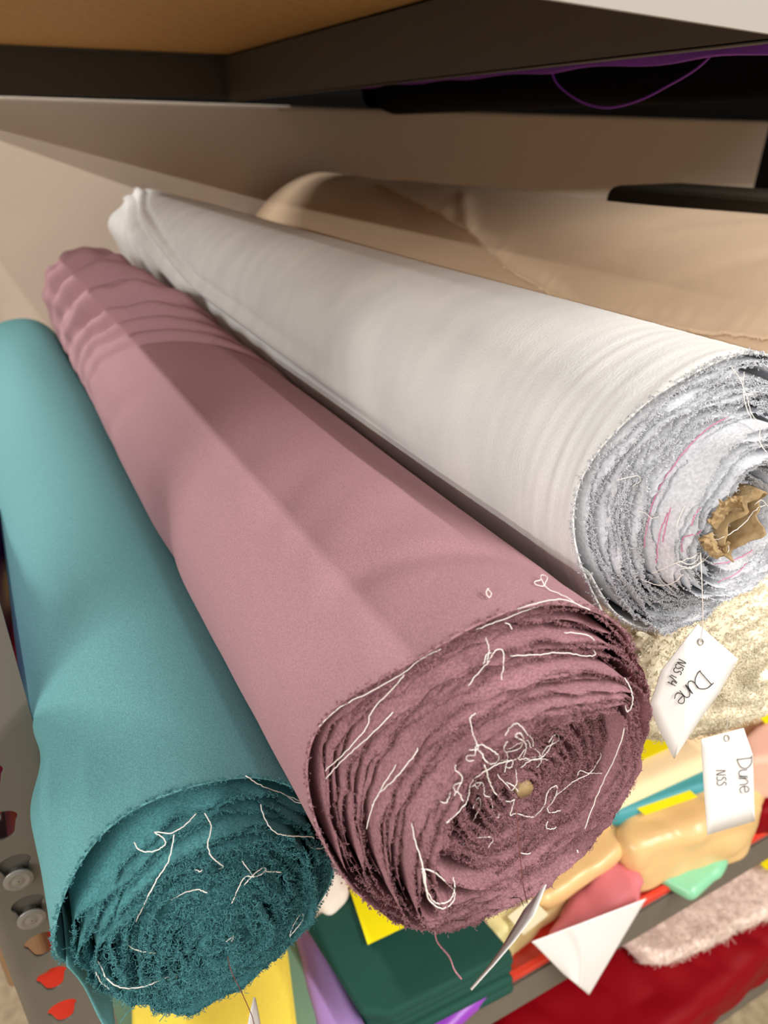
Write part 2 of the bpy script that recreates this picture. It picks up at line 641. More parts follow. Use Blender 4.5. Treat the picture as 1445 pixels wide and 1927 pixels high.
def lay_thread(pts, bvh, parent, rad=.00042, lift=.0022, fallback=.42, name='loose_thread', m=None, n=7, wig=.0006, seed=0):
    """A loose thread lying on the cloth where the photo shows it."""
    g = np.random.default_rng(seed + int(pts[0][0]) * 7 + int(pts[0][1]))
    P2 = spline(pts, n)
    D = np.array([ray(x, y) for x, y in P2])
    ds = np.full(len(D), np.nan)
    for i, d in enumerate(D):
        h = bvh.ray_cast(Vector((0, 0, 0)), Vector(d))
        if h[0] is not None:
            ds[i] = h[3]
    ok = ~np.isnan(ds)
    ds = np.interp(np.arange(len(ds)), np.flatnonzero(ok), ds[ok]) if ok.any() else np.full(len(ds), fallback)
    W = 4
    pad = np.pad(ds, W, mode='edge')
    ds = np.min(np.stack([pad[q:q + len(ds)] for q in range(2 * W + 1)]), 0)
    pad = np.pad(ds, W, mode='edge')
    ds = np.mean(np.stack([pad[q:q + len(ds)] for q in range(2 * W + 1)]), 0)
    out = D * (ds - lift)[:, None]
    k = np.ones(5) / 5
    if len(out) > 8:
        for ax in range(3):
            out[2:-2, ax] = np.convolve(out[:, ax], k, 'valid')
    out += g.normal(size=out.shape) * wig * .25
    mbt = MB()
    mbt.tube(out, rad, 6)
    return mbt.build(name, m or M_THREAD, parent)


def ydirs(P, c):
    """fibre direction: mostly towards the viewer's side, a little outward"""
    d = np.zeros_like(P)
    d[:, 0] = (P[:, 0] - c[0])
    d[:, 2] = (P[:, 2] - c[1])
    d /= np.linalg.norm(d, axis=1)[:, None] + 1e-9
    d *= .35
    d[:, 1] = -1.0
    return d


# ---- mauve roll
Mc, MR = (.195, -.306), .1
YM1 = 1.66
mauve = thing('fabric_roll', 'dusty mauve fabric roll with frayed end, between the teal and pale grey rolls', 'fabric roll', (Mc[0], .9, Mc[1] - MR), None)
nM = SinN(11, 2, 16, 2, 9)
nM2 = SinN(12, 2, 16, 8, 30)


def m_disp(th, Y):
    d = .0012 * nM(np.cos(np.radians(th)) * .8, Y * 2.0)
    far = np.clip((Y - .75) / .5, 0, 1)
    # ring folds on the far half, running down from the upper right
    up = bump1(angd(th, 95), 0, 60)
    for y0, wd, am, sk in ((1.585, .016, .020, .02), (1.47, .022, .030, .05), (1.30, .022, .032, .08), (1.19, .014, .014, .09),
                           (1.10, .020, .030, .12), (1.0, .014, .016, .12), (.92, .012, .011, .13), (.85, .011, .008, .13)):
        ys = y0 + sk * angd(th, 95) / 60
        d -= am * bump1(Y, ys, wd) * up
        d += am * .8 * bump1(Y, ys + wd * 1.7, wd * 1.1) * up
    # a crease hollow on the left side
    d -= .009 * bump1(Y, .60, .035) * bump1(angd(th, 178), 0, 22)
    d -= .004 * bump1(Y, .80 + .002 * angd(th, 150), .03) * bump1(angd(th, 155), 0, 35)
    d += far * .0018 * nM2(th / 40, Y * 1.2)
    # soft diagonal drag lines near the near end
    dg = Y + .0011 * angd(th, 120)
    d += .0007 * np.sin(dg * 95) * bump1(Y, .36, .11) * bump1(angd(th, 135), 0, 50)
    d -= .0025 * bump1(dg, .42, .022) * bump1(angd(th, 120), 0, 30)
    d -= .002 * bump1(Y - .0006 * angd(th, 95), .30, .012) * bump1(angd(th, 95), 0, 40)
    return d


def m_near(th):
    return .232 + .034 * bump1(angd(th, 165), 0, 38) + .008 * bump1(angd(th, -12), 0, 38) - .012 * bump1(angd(th, -80), 0, 60) + .0015 * np.sin(np.radians(th) * 5)


mw, mwV = outer_wrap(Mc, lambda t, Y: MR - .006 * np.clip((Y - .6) / 1.0, 0, 1), m_near, YM1, m_disp, lambda Y: -60 + 0 * Y, lap=.002,
                     m=M_MAUVE, parent=mauve, nth=260, nY=300)


def m_E(rn, th):
    """near edge of each layer: the outer turns telescope towards the viewer, the heart is set back"""
    kn = np.array([0, .10, .30, .50, .56, .59, .70, .708, .80, .808, .90, .908, 1.0])
    ev = np.array([.2165, .2175, .219, .220, .221, .2015, .2025, .2115, .212, .222, .2225, .231, .232])
    e = np.interp(rn, kn, ev)
    up = bump1(angd(th, 130), 0, 75)
    dn = bump1(angd(th, -70), 0, 70)
    out = np.clip((rn - .6) / .4, 0, 1)
    e = e + .010 * out * (up - .35) - .010 * dn * out
    e = e + out * .030 * bump1(angd(th, 165), 0, 36)
    # the slack band sits back at the lower right so that its inside shows
    e = np.where((rn > .58) & (rn < .76), e + .010 * dn, e)
    return e


def m_shape(rn, th):
    # loop of slack cloth at lower left, fold at the right
    d = .011 * bump1(angd(th, -137), 0, 17) * np.clip((rn - .56) / .06, 0, 1) * np.clip((.86 - rn) / .1, 0, 1)
    d = d - .006 * bump1(angd(th, -137), 0, 22) * bump1(rn, .5, .08)
    d = d + .006 * bump1(angd(th, 40), 0, 16) * np.clip((rn - .57) / .03, 0, 1) * np.clip((.8 - rn) / .1, 0, 1)
    return d


ml, mlV = wound(Mc, MR - .0018, .0065, 34, m_E, .45, M_MAUVED, mauve, 21, shape=m_shape, lw=lambda q: np.where(q > .575, .35, 1.0))
# fringe: dense on the heart and on the edge of every outer layer
e0 = mlV[:, 0]
rad_m = np.hypot(e0[:, 0] - Mc[0], e0[:, 2] - Mc[1]) / MR
heart = e0[(rad_m < .58)]
outer = e0[(rad_m >= .58)]
fringe('frayed_edge', heart, ydirs(heart, Mc), 12000, .0025, .007, .00024, M_MAUVED, mauve, 31, 1.7)
selk = np.random.default_rng(5).random(len(outer)) < np.where((SinN(44, 1, 8, 3, 14)(np.linspace(0, 40, len(outer)))) > -.2, 1, .25)
fringe('frayed_edge', outer[selk], ydirs(outer[selk], Mc), 9000, .002, .0055, .00022, M_MAUVED, mauve, 32, 1.8)
n_ = 260
wedge = mwV[:n_]
fringe('frayed_edge', np.repeat(wedge, 3, 0) + rng.normal(size=(n_ * 3, 3)) * .0008, ydirs(np.repeat(wedge, 3, 0), Mc), 1500, .0015, .004, .00022, M_MAUVED, mauve, 33, 1.8)
# cardboard heart
mb = MB()
P = [(Mc[0] + .001 * math.sin(t * 9), .2135 + t * .06, Mc[1]) for t in np.linspace(0, 1, 6)]
mb.tube(P, [.0048, .0055, .0055, .0055, .0055, .0055], 14)
tag(mb.build('paper_core', M_KRAFT, mauve), 'brown kraft paper core')
mbvh = bvh_of([mw, ml])
m_threads = [
    [(600, 1368), (640, 1330), (700, 1300), (760, 1265), (800, 1235), (830, 1222)],
    [(612, 1450), (650, 1415), (690, 1370), (698, 1340), (740, 1295), (760, 1270)],
    [(612, 1465), (650, 1425), (690, 1390), (740, 1340)],
    [(920, 1165), (960, 1150), (1010, 1135), (1060, 1128), (1110, 1148)],
    [(895, 1185), (940, 1168), (1000, 1145), (1030, 1138)],
    [(1018, 1090), (1005, 1097), (1022, 1104), (1030, 1085), (1016, 1084), (1030, 1108), (1060, 1120), (1090, 1140), (1120, 1152)],
    [(917, 1108), (925, 1118), (920, 1124), (914, 1114), (919, 1107)],
    [(914, 1200), (920, 1225), (916, 1250), (930, 1225), (945, 1224), (948, 1240), (943, 1280)],
    [(910, 1250), (915, 1232), (925, 1228)],
    [(880, 1290), (905, 1260), (918, 1248)],
    [(950, 1172), (960, 1176), (963, 1184)],
    [(775, 1548), (780, 1580), (790, 1610), (800, 1650), (805, 1690), (830, 1710), (850, 1700), (856, 1680), (840, 1660), (815, 1640), (793, 1635)],
    [(795, 1635), (800, 1670), (820, 1700), (845, 1695), (856, 1672), (852, 1650)],
    [(840, 1548), (860, 1530), (880, 1505), (885, 1475), (900, 1460), (935, 1438), (960, 1432), (980, 1425)],
    [(893, 1407), (905, 1415), (912, 1430), (925, 1438), (938, 1430), (935, 1418), (905, 1400)],
    [(912, 1440), (920, 1470), (930, 1490), (950, 1508), (968, 1505), (975, 1490), (965, 1478), (952, 1472)],
    [(968, 1505), (962, 1525), (960, 1535), (970, 1530), (985, 1535), (1005, 1538)],
    [(1005, 1538), (1025, 1515), (1030, 1490), (1048, 1478), (1045, 1500), (1030, 1520), (1035, 1530), (1055, 1525)],
    [(1030, 1510), (1055, 1490), (1080, 1470), (1110, 1455), (1130, 1425), (1128, 1415)],
    [(952, 1415), (975, 1410), (985, 1395), (980, 1380), (968, 1385), (990, 1400), (985, 1425)],
    [(985, 1430), (1010, 1430), (1030, 1415), (1040, 1395), (1045, 1378)],
    [(1032, 1398), (1045, 1380), (1052, 1390), (1038, 1408), (1048, 1418)],
    [(890, 1520), (900, 1500), (905, 1510), (898, 1530), (890, 1545)],
    [(828, 1508), (838, 1512), (845, 1500), (848, 1490)],
    [(1030, 1545), (1028, 1558), (1040, 1560), (1046, 1556)],
    [(980, 1605), (990, 1607), (998, 1606)],
    [(870, 1590), (888, 1578), (920, 1575), (928, 1580), (918, 1595)],
    [(1175, 1275), (1188, 1300), (1190, 1325), (1180, 1340), (1176, 1325)],
    [(1178, 1360), (1160, 1420), (1130, 1480), (1100, 1560)],
    [(1060, 1190), (1090, 1192), (1110, 1198), (1118, 1205)],
    [(960, 1235), (1010, 1232), (1060, 1228), (1100, 1235), (1120, 1232), (1116, 1222)],
    [(700, 1520), (710, 1495), (740, 1470), (780, 1420), (786, 1408)],
    [(690, 1560), (700, 1520), (720, 1480), (745, 1440)],
]
for i, t in enumerate(m_threads):
    tag(lay_thread(t, mbvh, mauve, rad=.00028 if i not in (11, 12, 13, 15) else .00036, seed=i), 'loose white thread')
# tangles of short thread in the heart
gt = np.random.default_rng(77)
for k in range(16):
    a0, q0 = gt.uniform(0, 2 * math.pi), gt.uniform(.25, 1)
    p = np.array([965 + 150 * q0 * math.cos(a0), 1485 + 115 * q0 * math.sin(a0)])
    hd = gt.uniform(0, 2 * math.pi)
    pts = [tuple(p)]
    for q in range(gt.integers(4, 7)):
        hd += gt.normal() * 1.1
        p = p + gt.uniform(9, 17) * np.array([math.cos(hd), math.sin(hd)])
        pts.append(tuple(p))
    tag(lay_thread(pts, mbvh, mauve, rad=.00024, seed=500 + k), 'loose white thread')
# thread ends that hang free of the roll
for pts, Yv, m_, r_ in (([(818, 1735), (822, 1770), (845, 1800), (855, 1825), (868, 1842)], .215, M_MAUVED, .0006),
                        ([(1086, 1600), (1090, 1612), (1094, 1614)], .21, M_THREAD, .0005),
                        ([(960, 1690), (978, 1690), (985, 1705)], .2, M_BLACK, .0002)):
    P = spline([at(x, y, 'Y', Yv) for x, y in pts], 6)
    mb = MB()
    mb.tube(P, r_, 6)
    mb.build('loose_thread', m_, mauve)

# ---- teal roll
Tc, TR = (.043, -.427), .085
YT1 = 1.74
teal = thing('fabric_roll', 'teal blue fabric roll leaning against the keyhole post, leftmost of the three big rolls', 'fabric roll', (Tc[0], .9, Tc[1] - TR))
nT = SinN(51, 2, 16, 2, 9)


def t_disp(th, Y):
    d = .0012 * nT(np.cos(np.radians(th)) * .8, Y * 1.8)
    dg = Y - .0014 * angd(th, 150)
    d -= .009 * bump1(dg, .455, .035) * bump1(angd(th, 178), 0, 28)
    d += .003 * bump1(dg, .40, .03) * bump1(angd(th, 170), 0, 40)
    d -= .002 * bump1(Y, .62, .05) * bump1(angd(th, 110), 0, 40)
    d -= .0022 * bump1(Y - .0008 * angd(th, 120), .52, .05) * bump1(angd(th, 130), 0, 40)
    # the loose outermost turn hangs off the lower left
    d += np.clip((.40 - Y) / .08, 0, 1) * .003 * bump1(angd(th, 110), 0, 50)
    d -= np.clip((.40 - Y) / .08, 0, 1) * .004 * bump1(angd(th, 195), 0, 40)
    return d


def t_near(th):
    return .318 + .012 * bump1(angd(th, 60), 0, 30) + .012 * bump1(angd(th, 120), 0, 30) + .022 * bump1(angd(th, 212), 0, 32) + .0015 * np.sin(np.radians(th) * 4)


tw, twV = outer_wrap(Tc, lambda t, Y: TR + .0 * Y, t_near, YT1, t_disp, lambda Y: 248 + 0 * Y, lap=.004, m=M_TEAL, parent=teal, nth=240, nY=240, span=385)
# flap hanging from the loose edge at the lower left
nv, nu = 26, 14
P = []
for i in range(nv):
    yy = .326 + .18 * i / (nv - 1)
    for j in range(nu):
        s = j / (nu - 1)
        a = R_(188)
        x = Tc[0] + (TR - .001) * math.cos(a) + .004 * s + .012 * s * s
        z = Tc[1] + (TR - .001) * math.sin(a) - .085 * s
        P.append((x + .002 * math.sin(s * 5 + i * .3), yy + .004 * math.sin(s * 4), z))
fo = obj('loose_flap', P, grid_faces(nv, nu), M_TEAL, teal)
md = fo.modifiers.new('cloth', 'SOLIDIFY')
md.thickness = .0012


def t_E(rn, th):
    kn = np.array([0, .15, .4, .6, .72, .76, .84, .87, .94, 1.0])
    ev = np.array([.287, .288, .294, .300, .305, .299, .301, .308, .312, .316])
    e = np.interp(rn, kn, ev)
    e = e + .010 * bump1(angd(th, 60), 0, 40) * np.clip((rn - .6) / .3, 0, 1)
    return e


def t_shape(rn, th):
    # gap under the outer turn on the top left
    return -.0045 * bump1(angd(th, 115), 0, 55) * bump1(rn, .95, .08)


tl, tlV = wound(Tc, TR - .003, .005, 27, t_E, .8, M_TEALD, teal, 61, shape=t_shape, jag=.0018)
e0 = tlV[:, 0]
rad_t = np.hypot(e0[:, 0] - Tc[0], e0[:, 2] - Tc[1]) / TR
hh = e0[rad_t < .74]
oo = e0[rad_t >= .74]
fringe('frayed_edge', hh, ydirs(hh, Tc), 11000, .004, .011, .00028, M_TEALD, teal, 71, 1.7)
fringe('frayed_edge', oo, ydirs(oo, Tc), 4500, .003, .007, .00025, M_TEALD, teal, 72, 1.7)
te = twV[:240]
te = np.repeat(te, 3, 0) + rng.normal(size=(720, 3)) * .0008
fringe('frayed_edge', te, ydirs(te, Tc), 1700, .0015, .0045, .00024, M_TEALD, teal, 73, 1.6)
# ragged tuft on the right
tp = at(640, 1585, 'Y', .315)[None] + np.random.default_rng(9).normal(size=(60, 3)) * np.array([.006, .003, .004])
fringe('frayed_edge', tp, np.tile([.4, -.2, -.6], (60, 1)), 380, .006, .016, .0003, M_TEALD, teal, 74, .8)
tbvh = bvh_of([tw, tl, fo])
t_threads = [
    [(462, 1459), (490, 1478), (525, 1490), (540, 1498), (570, 1510), (600, 1540), (640, 1565)],
    [(540, 1498), (562, 1512), (590, 1506), (605, 1525), (625, 1555)],
    [(370, 1530), (345, 1555), (320, 1568), (290, 1565)],
    [(290, 1565), (308, 1578), (310, 1590), (290, 1602), (262, 1600), (252, 1585)],
    [(328, 1570), (318, 1620), (295, 1655), (272, 1700), (256, 1733)],
    [(385, 1530), (398, 1555), (390, 1590), (400, 1615), (420, 1630), (412, 1635)],
    [(490, 1515), (500, 1545), (520, 1568), (550, 1573), (588, 1575), (588, 1582)],
    [(322, 1694), (345, 1680), (370, 1674), (390, 1680)],
    [(455, 1620), (470, 1640), (480, 1650), (500, 1638), (495, 1632), (478, 1645), (460, 1665)],
    [(478, 1650), (460, 1650), (445, 1680), (436, 1700)],
    [(480, 1640), (505, 1640), (528, 1641)],
    [(238, 1762), (242, 1780), (265, 1790), (293, 1794)],
    [(185, 1808), (200, 1840), (225, 1858), (265, 1858), (300, 1845), (330, 1835), (332, 1841)],
    [(180, 1828), (190, 1848), (205, 1860)],
    [(545, 1760), (555, 1735), (568, 1718), (570, 1730), (555, 1750), (545, 1762)],
    [(365, 1635), (375, 1640), (380, 1637)],
    [(425, 1772), (435, 1765), (440, 1762), (435, 1772)],
    [(580, 1590), (590, 1597), (610, 1595), (618, 1580), (605, 1570)],
    [(613, 1605), (630, 1590), (645, 1582), (640, 1600), (618, 1603)],
]
for i, t in enumerate(t_threads):
    tag(lay_thread(t, tbvh, teal, rad=.00036, seed=100 + i, fallback=.5), 'loose white thread')
for pts in ([(225, 1925), (240, 1905), (252, 1897)], [(300, 1922), (310, 1910), (318, 1905)]):
    mb = MB()
    mb.tube(spline([at(x, y, 'Y', .315) for x, y in pts], 6), .0003, 5)
    mb.build('loose_thread', M_TEALD, teal)

# ---- pale grey roll
Gc, GR = (.361, -.198), .088
YG1 = 1.86
grey = thing('fabric_roll', 'pale grey cotton roll with a torn brown paper core, lying right of the mauve roll', 'fabric roll', (Gc[0], .95, Gc[1] - GR))
nG = SinN(81, 2, 16, 2, 9)
nG2 = SinN(82, 2, 26, 1, 1)
nG2.k[:, 1] = np.random.default_rng(8).uniform(250, 900, 26)
nG2.k[:, 0] *= 2.5


def g_edge(Y):
    return np.interp(Y, [.26, .40, .55, .8, 1.1, 1.35, 1.58, 1.73, 1.86], [221, 217, 213, 210, 206, 183, 161, 133, 124])


def g_disp(th, Y):
    d = .0009 * nG(np.cos(np.radians(th)) * .8, Y * 1.8)
    # soft lengthwise folds beside the loose edge
    e = g_edge(Y)
    s = angd(e, th)
    d -= .006 * bump1(s, 16, 5) * np.clip((Y - .45) / .3, 0, 1)
    d += .004 * bump1(s, 25, 6) * np.clip((Y - .45) / .3, 0, 1)
    d -= .0035 * bump1(s, 34, 4) * np.clip((Y - .6) / .4, 0, 1)
    # fine rings by the near end
    d += .00016 * nG2(np.radians(th) * 1.6, Y * 1.0) * bump1(Y, .29, .09)
    d += np.clip((Y - 1.45) / .4, 0, 1) * .008 * np.sin(np.radians(angd(th, 150)) * 5) * bump1(angd(th, 160), 0, 50)
    return d


def g_near(th):
    return .268 + .017 * bump1(angd(th, 168), 0, 30) - .006 * bump1(angd(th, -110), 0, 40) + .0008 * np.sin(np.radians(th) * 6)


gw, gwV = outer_wrap(Gc, lambda t, Y: GR - .004 * np.clip((Y - .7) / 1.0, 0, 1), g_near, YG1, g_disp, g_edge, lap=.004, m=M_GREY, parent=grey,
                     nth=280, nY=260, raise_=.0025, span=380)


def g_E(rn, th):
    kn = np.array([0, .20, .34, .38, .52, .56, .64, .66, .72, .85, 1.0])
    ev = np.array([.252, .252, .248, .240, .240, .240, .2385, .256, .260, .264, .268])
    e = np.interp(rn, kn, ev)
    e = e + np.clip((rn - .6) / .4, 0, 1) * (.016 * bump1(angd(th, 168), 0, 34) - .006 * bump1(angd(th, -110), 0, 40))
    return e


def g_shape(rn, th):
    d = .003 * np.sin(np.radians(th) * 3 + 1) * bump1(rn, .3, .15)
    d = d + .006 * bump1(angd(th, 200), 0, 18) * bump1(rn, .42, .07)
    return d


gl, glV = wound(Gc, GR - .0015, .011, 33, g_E, .8, M_GREYD, grey, 91, shape=g_shape, jag=.0014)
e0 = glV[:, 0]
rad_g = np.hypot(e0[:, 0] - Gc[0], e0[:, 2] - Gc[1]) / GR
oo = e0[rad_g > .66]
ii = e0[rad_g <= .66]
fringe('frayed_edge', oo, ydirs(oo, Gc), 11000, .0025, .006, .0003, M_GREYD, grey, 95, 1.9)
fringe('frayed_edge', ii, ydirs(ii, Gc), 2600, .002, .004, .00025, M_GREYD, grey, 96, 1.8)
ge = gwV[:280]
ge = np.repeat(ge, 3, 0) + rng.normal(size=(840, 3)) * .0008
fringe('frayed_edge', ge, ydirs(ge, Gc), 2200, .0015, .0035, .00026, M_GREYD, grey, 97, 1.8)
# torn kraft paper core: a crushed crumpled tube
nk, ny = 44, 10
P = []
gk = SinN(99, 2, 14, 1.5, 6)
for i in range(ny):
    t = i / (ny - 1)
    for j in range(nk):
        a = 2 * math.pi * j / nk
        ca, sa = math.cos(a), math.sin(a)
        rx, rz = .0195, .0092
        x, z = rx * ca, rz * sa
        q = R_(54)
        x, z = x * math.cos(q) - z * math.sin(q), x * math.sin(q) + z * math.cos(q)
        k = 1 + .10 * float(gk(ca * 1.6, sa * 1.6 + t * 2))
        y = .2375 + .07 * t + (1 - t) * (.0038 * float(gk(ca * 2.2 + 5, sa * 2.2)))
        P.append((Gc[0] - .003 + x * k, y, Gc[1] - .004 + z * k))
co_ = obj('paper_core', P, grid_faces(ny, nk, True), M_KRAFT, grey)
md = co_.modifiers.new('paper', 'SOLIDIFY')
md.thickness = .0011
tag(co_, 'torn brown kraft paper core')
gbvh = bvh_of([gw, gl, co_])
# torn strips of the core folded over its mouth
for (ptsA, ptsB, y_) in (([(1332, 982), (1348, 952), (1372, 934), (1396, 936)], [(1348, 996), (1364, 972), (1384, 956), (1400, 962)], .2335),
                         ([(1316, 1010), (1326, 1030), (1344, 1046), (1366, 1046)], [(1334, 1004), (1344, 1020), (1354, 1030), (1372, 1020)], .2345)):
    a_, b_ = spline(ptsA, 5), spline(ptsB, 5)
    g_ = np.random.default_rng(len(a_))
    V = []
    for i in range(len(a_)):
        for j in range(6):
            q = j / 5
            p = a_[i] * (1 - q) + b_[i] * q + g_.normal(size=2) * (2.2 if j in (0, 5) else .8)
            V.append(at(p[0], p[1], 'Y', y_ + .006 * q * q - .003 * math.sin(q * 3.1) + g_.normal() * .0007))
    o = obj('paper_scrap', V, grid_faces(len(a_), 6), M_KRAFT, grey, smooth=False)
    md = o.modifiers.new('paper', 'SOLIDIFY')
    md.thickness = .0008
# pink stitching on the inner turns
for i, t in enumerate([
        [(1212, 1030), (1218, 985), (1235, 930), (1265, 880), (1300, 835), (1340, 800), (1370, 785)],
        [(1235, 1060), (1240, 1010), (1255, 965)],
        [(1246, 1020), (1252, 990), (1262, 955)],
        [(1282, 1040), (1285, 1012), (1310, 1005), (1320, 998)],
        [(1300, 990), (1310, 965), (1318, 955)],
        [(1340, 1062), (1370, 1058), (1400, 1045), (1415, 1035)],
        [(1350, 1095), (1385, 1080), (1405, 1060)]]):
    P2 = spline(t, 10)
    for a_, b_ in ((0, len(P2)),):
        tag(lay_thread(t, gbvh, grey, rad=.00026, lift=.0004, m=M_PINKT, name='stitching', seed=300 + i, fallback=.5, n=10), 'pink stitching')
g_threads = [
    [(1375, 690), (1390, 710), (1405, 745), (1415, 780), (1430, 800), (1428, 830), (1442, 850)],
    [(1400, 700), (1398, 725), (1402, 760), (1418, 800)],
    [(1405, 740), (1420, 745), (1440, 740)],
    [(1225, 1080), (1260, 1065), (1285, 1055), (1310, 1045), (1325, 1030)],
    [(1205, 1088), (1240, 1102), (1270, 1095), (1285, 1080)],
    [(1270, 1060), (1300, 1070), (1320, 1055), (1328, 1035), (1320, 1020)],
    [(1275, 1055), (1300, 1062), (1315, 1048), (1318, 1030)],
    [(1280, 1070), (1310, 1065), (1335, 1045)],
    [(1335, 1018), (1365, 1010), (1400, 985), (1420, 960), (1440, 950)],
    [(1325, 1025), (1345, 1030), (1352, 1045), (1370, 1040), (1370, 1020)],
    [(1200, 962), (1215, 965), (1225, 975), (1240, 972)],
    [(1290, 950), (1282, 965), (1272, 990)],
    [(1160, 905), (1175, 900), (1200, 895), (1205, 905), (1190, 915)],
    [(1420, 950), (1432, 940), (1445, 952)],
]
for i, t in enumerate(g_threads):
    tag(lay_thread(t, gbvh, grey, rad=.00025, seed=400 + i, fallback=.5), 'loose white thread')

# ---- cream fleece roll under the grey one
Fc, FR = (.47, -.409), .1
fleece = thing('fleece_roll', 'cream fluffy fleece roll beneath the pale grey roll at the right', 'fleece roll', (Fc[0], .7, Fc[1] - FR))
nF = SinN(111, 3, 30, 60, 260)
nF2 = SinN(112, 3, 16, 12, 60)
nth, nY = 220, 130
v = np.linspace(0, 1, nY)
P = []
rprof = np.concatenate([np.linspace(.0, 1, 46)[:-1], np.ones(nY - 45)])
yprof = np.concatenate([.288 + .034 * (np.linspace(0, 1, 46)[:-1]) ** 4, .322 + (1.6 - .322) * np.linspace(0, 1, nY - 45) ** 1.8])
rprof[40:48] *= np.array([.99, .985, .98, .985, .99, .995, 1, 1])
TH, Rr = np.meshgrid(np.radians(np.linspace(0, 360, nth, endpoint=False)), rprof)
Yy = np.repeat(yprof[:, None], nth, 1)
slump = 1 - np.clip((Yy - .33) / .14, 0, 1) ** .7        # the overhanging end slumps wide and flat
X = Fc[0] + .045 * slump + (FR + .040 * slump) * Rr * np.cos(TH)
Z = Fc[1] + .010 * slump + (FR - .008 * slump) * Rr * np.sin(TH)
nse = .0018 * nF(X, Yy, Z) + .0032 * nF2(X, Yy, Z)
spir = .0035 * np.cos(TH + Rr * 26) * (Rr < .97)
nx, nz, nyy = np.cos(TH) * (Rr > .97), np.sin(TH) * (Rr > .97), -1.0 * (Rr <= .97)
V = np.stack([X + nse * nx, Yy + (nse + spir) * nyy, Z + nse * nz], -1).reshape(-1, 3)
fb = obj('fleece_body', V, grid_faces(nY, nth, True), M_FLEECE, fleece)
Vn = V.reshape(nY, nth, 3)
src = Vn[6:110].reshape(-1, 3)
nrm = np.stack([nx, nyy + 0 * nx, nz], -1)[6:110].reshape(-1, 3)
fringe('pile', src, nrm * .7, 42000, .004, .011, .0004, M_FLEECE, fleece, 121, 1.9)

# ---- big beige satin roll behind
Bc, BR = (.80, -.3058), .2162
beige = thing('fabric_roll', 'large beige satin roll with a frayed loose edge, behind the pale grey roll', 'fabric roll', (Bc[0], 1.1, Bc[1] - BR))
nB = SinN(131, 2, 16, 2, 8)


def b_edge(Y):
    return np.interp(Y, [.36, .44, .52, .63, .69, .785, .87, .99, 1.17, 1.34, 1.6], [139, 142, 145, 147, 147, 143, 139, 129, 120, 111, 95])


def b_disp(th, Y):
    d = .0016 * nB(np.radians(th) * 2, Y * 2.2)
    d -= .003 * bump1(Y - .004 * angd(th, 100), .45, .025) * bump1(angd(th, 100), 0, 30)
    d += .0028 * bump1(Y - .006 * angd(th, 105), .62, .03) * bump1(angd(th, 100), 0, 25)
    return d


bw, bwV = outer_wrap(Bc, lambda t, Y: BR + 0 * Y, lambda th: .362 + 0 * th, 1.9, b_disp, lambda Y: 250 + 0 * Y, lap=.001, m=M_BEIGE, parent=beige, nth=240, nY=160)
# the loose last turn lying over it
nU, nV = 120, 240
uu, vv = np.meshgrid(np.linspace(0, 1, nU), np.linspace(0, 1, nV))
Y = .36 + (1.45 - .36) * vv
ge_ = SinN(140, 1, 30, 60, 900)
th = b_edge(Y) + .25 * ge_(Y) - uu * 150
r = BR + .0035 + b_disp(th, Y) + .0035 * np.exp(-(uu / .03) ** 2)
# a turned fold across the loose edge at the far end
r = r + .006 * bump1(Y, .99 + uu * 1.2, .03) * np.clip(1 - uu * 4, 0, 1) + .004 * bump1(Y, 1.10, .04) * np.clip(1 - uu * 3, 0, 1)
V = np.stack([Bc[0] + r * np.cos(np.radians(th)), Y, Bc[1] + r * np.sin(np.radians(th))], -1).reshape(-1, 3)
bo = obj('loose_turn', V, grid_faces(nV, nU), M_BEIGE, beige)
md = bo.modifiers.new('cloth', 'SOLIDIFY')
md.thickness = .0012
be = V.reshape(nV, nU, 3)[:110, 0]
be = np.repeat(be, 4, 0) + rng.normal(size=(440, 3)) * .001
dd = np.tile([-.7, -.1, -.7], (440, 1))
fringe('frayed_edge', be, dd, 700, .002, .006, .0003, M_BEIGE, beige, 141)
# its wound end
wound(Bc, BR - .003, .02, 26, lambda q, t: .366 + .004 * np.sin(q * 40), .5, M_BEIGE, beige, 151, step=.004, tail=.05)

# ------------------------------------------------------------------ things at the back of the roll shelf
mb = MB()
mb.add([(x, y, z) for y in (1.955, 2.05) for x, z in ((-.9, -.5215), (2.50, -.5215), (2.535, .036), (-.9, .082))],
       [(0, 1, 2, 3), (7, 6, 5, 4), (0, 4, 5, 1), (1, 5, 6, 2), (2, 6, 7, 3), (3, 7, 4, 0)])
o = mb.build('cloth_board', M_PANEL, smooth=False, bevel=.012, seg=3)
tag(o, 'long cream cloth covered board standing upright across the back of the shelf', 'board')

mb = MB()
mb.box((.98, .34, -.522), (1.16, 1.06, -.080))
o = mb.build('fabric_bolt', M_OLIVE, smooth=False, bevel=.02, seg=4)
tag(o, 'dark olive fabric bolt lying behind the large beige satin roll at the right', 'fabric bolt')

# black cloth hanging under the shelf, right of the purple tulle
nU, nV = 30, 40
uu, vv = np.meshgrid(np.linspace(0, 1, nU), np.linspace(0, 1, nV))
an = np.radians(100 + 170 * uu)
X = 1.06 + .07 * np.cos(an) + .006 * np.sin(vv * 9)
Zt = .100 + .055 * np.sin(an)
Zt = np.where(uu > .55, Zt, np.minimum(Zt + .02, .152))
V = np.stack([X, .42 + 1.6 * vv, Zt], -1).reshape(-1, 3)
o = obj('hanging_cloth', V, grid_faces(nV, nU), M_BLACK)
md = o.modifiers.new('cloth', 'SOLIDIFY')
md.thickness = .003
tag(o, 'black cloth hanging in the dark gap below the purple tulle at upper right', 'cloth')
mb = MB()
mb.box((.626, .56, .152), (2.75, 2.3, .168))
mb.build('shelf_board', M_DARK, rack, smooth=False)  # cover added over the right bay to keep lamp light off the back

